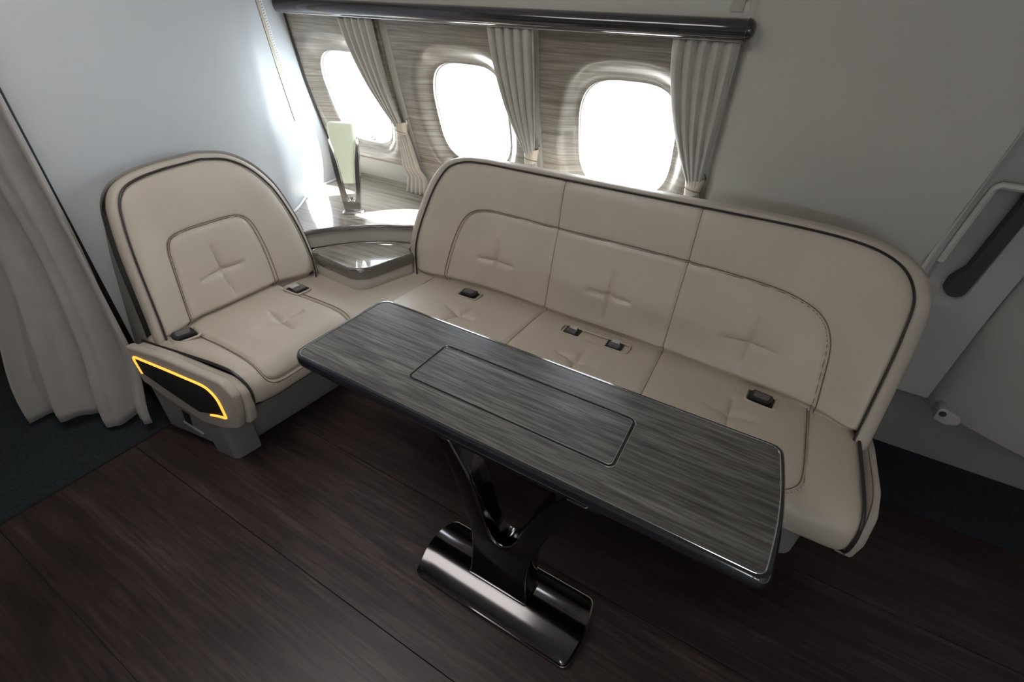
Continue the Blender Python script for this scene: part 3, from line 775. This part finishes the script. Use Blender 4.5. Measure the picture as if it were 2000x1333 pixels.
# ------------------------------------------------------------------ table lamp
LX, LY, LZ = -1.985, 1.765, .672
lamp = empty('table_lamp', (LX, LY, LZ), 'slim chrome fork table lamp with glowing pale green frosted shade', 'lamp')
LA = math.radians(37); lc, ls = math.cos(LA), math.sin(LA)
def lm(u, v, w): return (LX + lc * u - ls * w, LY + ls * u + lc * w, LZ + v)   # u width, v height, w depth
plate = roundpoly([(-.058, -.034), (.058, -.034), (.058, .034), (-.058, .034)], .012, 6)
prism('base_plate', plate, lambda u, v, w: lm(u, w, v), 0, .009, 'chrome', lamp, bevel=.003)
prism('collar', roundpoly([(-.044, -.024), (.044, -.024), (.044, .024), (-.044, .024)], .006, 4), lambda u, v, w: lm(u, w, v), .009, .026, 'chrome', lamp, bevel=.002)
o_ = [(-.042, .026), (-.053, .12), (-.066, .25), (-.072, .34), (-.069, .385)]
i_ = [(-.060, .345), (-.046, .28), (-.038, .20), (-.033, .13), (-.025, .085), (-.011, .066), (0, .062)]
oc = catmull(o_, 20); ic = catmull(i_, 30)
fork = [tuple(p) for p in oc] + [tuple(p) for p in ic] + [(-u, v) for u, v in ic[::-1][1:]] + [(-u, v) for u, v in oc[::-1]]
prism('fork', fork, lm, -.024, .024, 'chrome', lamp, angle=50)
rows = []
for v, hw, hd in ((.166, .030, .016), (.172, .032, .018), (.22, .0345, .019), (.28, .041, .020), (.335, .053, .021), (.38, .063, .024), (.40, .0655, .026), (.44, .0660, .027), (.456, .0645, .026), (.464, .058, .022)):
    p = roundpoly([(-hw, -hd), (hw, -hd), (hw, hd), (-hw, hd)], min(hd * .7, .018), 6)
    rows.append([lm(u, v, w) for u, w in p])
add('shade', np.array(rows), gridfaces(len(rows), len(rows[0]), 0, True) + [tuple(range(len(rows[0]))), tuple(range((len(rows) - 1) * len(rows[0]), len(rows) * len(rows[0])))], 'lamp_glow', lamp, angle=60, label='frosted pale green glass shade')
tube('lamp_socket', [lm(0, .064, 0), lm(0, .090, 0)], .011, 'chrome', lamp, seg=12)

# ------------------------------------------------------------------ dining table
table = empty('pedestal_table', (-.36, .72, 0), 'long dark grey wood table with black edge on a chrome pedestal', 'table')
TX0, TX1, TY0, TY1, TZ = -1.158, .268, .680, 1.112, .700
def tpoly(ins, bow=.014):
    x0, x1, y0, y1 = TX0 + ins, TX1 - ins, TY0 + ins, TY1 - ins
    pts = [(x0, y0), (x1 - bow, y0)]
    for t in np.linspace(.12, .88, 7): pts.append((x1 - bow + bow * math.sin(math.pi * t), y0 + (y1 - y0) * t))
    pts += [(x1 - bow, y1), (x0, y1)]
    rr = [max(.004, .045 - ins)] + [max(.004, .05 - ins)] + [.05] * 7 + [max(.004, .06 - ins), max(.004, .05 - ins)]
    return roundpoly(pts, rr, 8)
rows = [(.030, .658), (.006, .662), (.001, .670), (0, .680), (.0015, .694), (.006, .7005), (.0145, .7015), (.0150, .6990)]
polys = [tpoly(i) for i, z in rows]; n = min(len(p) for p in polys)
polys = [resample(np.vstack([p, p[:1]]), 241)[:-1] for p in polys]; n = 240
V = [(*q, z) for (i, z), p in zip(rows, polys) for q in p]
add('table_edge', V, gridfaces(len(rows), n, 0, True) + [tuple(range(n)), tuple(range((len(rows) - 1) * n, len(rows) * n))], 'edge_lacquer', table, label='glossy black table edge')
LFX0, LFX1, LFY0, LFY1 = -.775, -.117, .792, .994
LFp = roundpoly([(LFX0, LFY0), (LFX1, LFY0), (LFX1, LFY1), (LFX0, LFY1)], .022, 8)
def lf(ins): return roundpoly([(LFX0 + ins, LFY0 + ins), (LFX1 - ins, LFY0 + ins), (LFX1 - ins, LFY1 - ins), (LFX0 + ins, LFY1 - ins)], .022 - ins, 8)
def annulus(name, outer, inner_, z0, z1, mat, par):
    a = resample(np.vstack([outer, outer[:1]]), 241)[:-1]; b = resample(np.vstack([inner_, inner_[:1]]), 241)[:-1]
    # match angular start
    k = np.argmin(np.linalg.norm(b - a[0], axis=1)); b = np.roll(b, -k, 0)
    rings = [a + (b - a) * t for t in np.linspace(0, 1, 5)]
    V = [(*q, z1) for r_ in rings for q in r_]; F = gridfaces(5, 240, 0, True)
    o = len(V); V += [(*q, z0) for q in a] + [(*q, z0) for q in b]
    F += [(i, (i + 1) % 240, o + (i + 1) % 240, o + i) for i in range(240)] + [(960 + i, 960 + (i + 1) % 240, o + 240 + (i + 1) % 240, o + 240 + i) for i in range(240)]
    return add(name, V, F, mat, par, smooth=False)
top = annulus('table_surface', tpoly(.0150), LFp, .6975, .7003, 'table_wood', table)
prism('table_leaf', lf(.009), mp_, .6975, .7003, 'table_wood', table, smooth=False, label='inset centre leaf of the table top')
prism('leaf_groove', LFp, mp_, .6960, .6988, 'edge_lacquer', table)
tube('chrome_line', [(*p, .7008) for p in tpoly(.0142)], .0016, 'bright_line', table, closed=True)
tube('chrome_line', [(*p, .7005) for p in lf(.0088)], .0013, 'bright_line', table, closed=True)
tube('chrome_line', [(*p, .7005) for p in lf(-.0004)], .0011, 'bright_line', table, closed=True)
PCX = -.366
oc = catmull([(.108, .045), (.104, .12), (.100, .20), (.104, .28), (.118, .36), (.143, .45), (.180, .55), (.225, .64), (.235, .66)], 30)
ic = catmull([(.175, .66), (.165, .64), (.112, .55), (.078, .46), (.056, .38), (.036, .325), (.016, .302), (0, .297)], 30)
fk = [(PCX + u, v) for u, v in oc] + [(PCX + u, v) for u, v in ic] + [(PCX - u, v) for u, v in ic[::-1][1:]] + [(PCX - u, v) for u, v in oc[::-1]]
prism('fork_column', fk, lambda u, v, w: (u, w, v), .683, .767, 'black_chrome', table, bevel=.008, bseg=3)
prism('column_collar', roundpoly([(PCX - .112, .678), (PCX + .112, .678), (PCX + .112, .772), (PCX - .112, .772)], .01, 4), mp_, .035, .058, 'black_chrome', table, bevel=.003)
prism('mount_plate', roundpoly([(PCX - .27, .69), (PCX + .27, .69), (PCX + .27, .80), (PCX - .27, .80)], .02, 4), mp_, .648, .66, 'black', table)
# domed foot plate
FX0, FX1, FY0, FY1 = -.642, -.078, .600, .832
def fpoly(ins):
    x0, x1, y0, y1 = FX0 + ins, FX1 - ins, FY0 + ins, FY1 - ins
    pts = [(x0, y0), (x1, y0)] + [(x1 + .016 * math.sin(math.pi * t), y0 + (y1 - y0) * t) for t in np.linspace(.15, .85, 5)] + [(x1, y1), (x0, y1)] + [(x0 - .016 * math.sin(math.pi * t), y0 + (y1 - y0) * t) for t in np.linspace(.85, .15, 5)]
    p = roundpoly(pts, [.035, .035] + [.05] * 5 + [.035, .035] + [.05] * 5, 8)
    return resample(np.vstack([p, p[:1]]), 161)[:-1]
zdome = lambda y: .020 + .034 * max(0, 1 - ((y - (FY0 + FY1) / 2) / ((FY1 - FY0) / 2)) ** 2)
rows = [fpoly(0), fpoly(0), fpoly(.003)]; V = [(*q, 0) for q in rows[0]] + [(*q, .014) for q in rows[1]] + [(*q, zdome(q[1])) for q in rows[2]]
c0 = fpoly(.003)
for s in np.linspace(.85, 0.0, 9):
    for q in c0:
        y = (FY0 + FY1) / 2 + (q[1] - (FY0 + FY1) / 2) * s; x = (FX0 + FX1) / 2 + (q[0] - (FX0 + FX1) / 2) * (s if s > 0 else 0)
        V.append((x, y, zdome(y)))
add('foot_plate', V, gridfaces(len(V) // 160, 160, 0, True) + [tuple(range(160))], 'black_chrome', table, angle=50)
tube('foot_rim', [(*q, .0155 + .0 * q[0]) for q in fpoly(-.001)], .003, 'chrome', table, closed=True)

# ------------------------------------------------------------------ handrail with end cap
rail = empty('handrail', (-1.4, 1.93, 1.60), 'glossy dark handrail above the window curtains', 'handrail')
RR = .031; RY = 1.900; RZ = 1.607
ang = np.linspace(0, 2 * math.pi, 28, endpoint=False)
G = []
for x in np.linspace(-2.53, -.222, 30):
    G.append([(x, RY + RR * 1.0 * math.cos(a), RZ + RR * math.sin(a)) for a in ang])
for t in np.linspace(0, 1, 9)[1:]:
    r_ = math.cos(t * math.pi / 2 * .97); G.append([(-.222 + .022 * math.sin(t * math.pi / 2), RY + RR * r_ * math.cos(a), RZ + RR * r_ * math.sin(a)) for a in ang])
grid('rail_bar', G, 'rail_lacquer', rail, closeu=True, capends=True)
tube('end_ring', [(-.225, RY + RR * 1.01 * math.cos(a), RZ + RR * 1.01 * math.sin(a)) for a in ang], .0022, 'black_chrome', rail, closed=True)
box('rail_mount', -2.53, -.23, RY + .02, prof(1.6) + .012, RZ - .026, RZ + .02, 'cream_dark', rail, bevel=.004)
tube('lower_bead', [(x, RY + .004, RZ - RR - .0006) for x in np.linspace(-2.52, -.24, 12)], .0022, 'bright_line', rail)

# ------------------------------------------------------------------ window curtains
def curtain(label, xl, xr, xt, zt, xb, zb, wb, nf, ph):
    r = empty('window_curtain', ((xl + xr) / 2, 2.0, zb), label, 'curtain', 'tied window curtains')
    nu = 90; u = np.linspace(0, 1, nu)
    rows = []
    ztop = 1.572
    for z in np.linspace(ztop, zt, 46):
        t = (ztop - z) / (ztop - zt)
        k = 1 - sm(.0, 1.0, t) ** 1.15 * .0 - (t ** 1.7)
        wl = xl * k + (xt - .022) * (1 - k); wr = xr * (1 - t ** 2.6) + (xt + .024) * t ** 2.6
        amp = .024 * (1 - t) + .016 * t
        dep = amp * np.abs(np.sin(math.pi * nf * u + ph + .5 * t * np.sin(3 * u))) ** .55
        x = wl + (wr - wl) * (u + .018 * np.sin(2 * math.pi * nf * u))
        y = prof(z) - .030 - .014 * t - dep - .012 * np.sin(math.pi * u) * t
        rows.append(np.stack([x, y, np.full(nu, z)], 1))
    grid('upper_drape', rows, 'curtain', r, solid=.003, angle=70)
    rows = []
    for z in np.linspace(zt - .012, zb, 26):
        t = (zt - z) / (zt - zb)
        w = .044 + (wb - .044) * t ** .8; c = xt + (xb - xt) * t
        dep = (.016 + .008 * t) * np.abs(np.sin(math.pi * nf * u + ph)) ** .75
        y = np.minimum(prof(z), prof(max(z, .80))) - .028 - dep - .012 * np.sin(math.pi * u) * (1 - t)
        rows.append(np.stack([c - w / 2 + w * u, y, np.full(nu, z)], 1))
    grid('lower_drape', rows, 'curtain', r, solid=.003, angle=70)
    # leather tie: flared cuff
    rows = []
    cy = prof(zt) - .044
    for dz, rx, ry in ((.030, .034, .030), (.030, .038, .034), (.0, .034, .030), (-.032, .030, .026), (-.032, .026, .022)):
        rows.append([(xt + rx * math.cos(a), cy + ry * math.sin(a), zt + dz + .006 * math.cos(a)) for a in np.linspace(0, 2 * math.pi, 32, endpoint=False)])
    cuff = grid('tie_cuff', rows, 'tie_leather', r, closeu=True, label='cream leather curtain tie')
    tube('tie_stitch', [(xt + .0355 * math.cos(a), cy + .0315 * math.sin(a), zt + .018 - .018 * (a / math.pi) ) for a in np.linspace(math.pi * 1.05, math.pi * 1.95, 14)], .0012, 'stitch', cuff)
    tube('tie_hook', [(xt + .035, cy + .01, zt + .028), (xt + .038, cy - .004, zt + .046), (xt + .030, cy + .02, zt + .052)], .004, 'chrome', r, seg=8)
    return r
curtain('grey-beige window curtain tied back right behind the lamp, nearest the bulkhead', -2.070, -1.850, -1.838, 1.088, -1.872, .70, .165, 5, .3)
curtain('grey-beige window curtain tied between the two windows right of the lamp', -1.212, -1.000, -1.045, 1.068, -1.05, .73, .13, 5, .8)
curtain('grey-beige window curtain at the free end of the handrail', -.458, -.238, -.282, 1.066, -.29, .73, .13, 5, .1)

# ------------------------------------------------------------------ aisle curtain at the left
ac = empty('aisle_curtain', (-2.3, .4, .07), 'heavy grey aisle curtain hanging beside the single seat', 'curtain')
rows = []; nu = 150; u = np.linspace(0, 1, nu)
for z in np.linspace(.055, 2.16, 60):
    h = (z - .055) / 2.1
    k = sm(0, .42, h)
    x0, y0 = -2.045 - .03 * k, .505 + .055 * sm(0, .17, h) + .014 * k          # right end
    x1, y1 = -2.52 + .02 * k, .245 + .17 * k             # left end
    if h > .3: x1, y1 = x1 - .1 * (h - .3), y1 + .02 * (h - .3)
    amp = (.040 - .006 * k)
    ph = 2 * math.pi * (3.1 * u + .12 * np.sin(4 * u + 2 * h))
    base = np.stack([x0 + (x1 - x0) * u, y0 + (y1 - y0) * u], 1)
    nrm = np.array([y1 - y0, -(x1 - x0)]); nrm /= np.linalg.norm(nrm)
    wv = amp * (np.sin(ph + .7) + .3 * np.sin(2.3 * ph + 1.3)) - .02
    hz = .018 * np.sin(ph * .55 + .6) * (1 - sm(0, .1, h))
    p = base - nrm * wv[:, None] * np.where(u < .04, u / .04, 1)[:, None] * 1.0
    rows.append(np.stack([p[:, 0], p[:, 1], z + hz], 1))
grid('drape', rows, 'curtain_aisle', ac, solid=.004, angle=80)
tube('hem', rows[1], .003, 'curtain_aisle', ac, seg=5)

# ------------------------------------------------------------------ vent strip on the bulkhead
vent = empty('vent_strip', (-2.40, 1.80, 1.3), 'beige bar and perforated strip running up the bulkhead beside the windows', 'vent')
def on_bulk(y): return np.interp(y, BK[:, 1], BK[:, 0])
zz = np.linspace(1.075, ZC - .02, 40)
yc = lambda z: np.interp(z, [1.07, 1.62, 2.2], [1.885, 1.718, 1.55])
def ribbon(off0, off1, lift0, lift1):
    G = []
    for z in zz:
        c = yc(z); ro = []
        for off, l in ((off0, 0.0), (off0, lift0), ((off0 + off1) / 2, max(lift0, lift1) * 1.05), (off1, lift1), (off1, 0.0)):
            y = c + off; ro.append((on_bulk(y) + l * .82, y - l * .57, z))
        G.append(ro)
    return G
grid('beige_bar', ribbon(-.026, .010, .008, .013), 'beige_bar', vent, capends=True)
pf = grid('perforated_strip', ribbon(.011, .048, .002, .002), 'white_plastic', vent, capends=True)
V = []; F = []
for z in np.arange(1.085, 1.80, .011):
    for k in range(2):
        y = yc(z) + .020 + .010 * k + (.003 if int(z * 1000) % 2 else 0); x = on_bulk(y) + .0035; yy = y - .0022; o = len(V)
        for a in np.linspace(0, 2 * math.pi, 6, endpoint=False): V.append((x, yy + .0022 * math.cos(a), z + .0022 * math.sin(a) + .002 * k))
        F.append(tuple(range(o, o + 6)))
h = add('perforations', V, F, 'gasket', pf, smooth=False); h['kind'] = 'stuff'
e = [(on_bulk(prof(z) - .012) + .008, prof(z) - .010, z) for z in np.linspace(.70, ZC - .02, 40)]
tube('gasket', e, .005, 'gasket', wall_back)
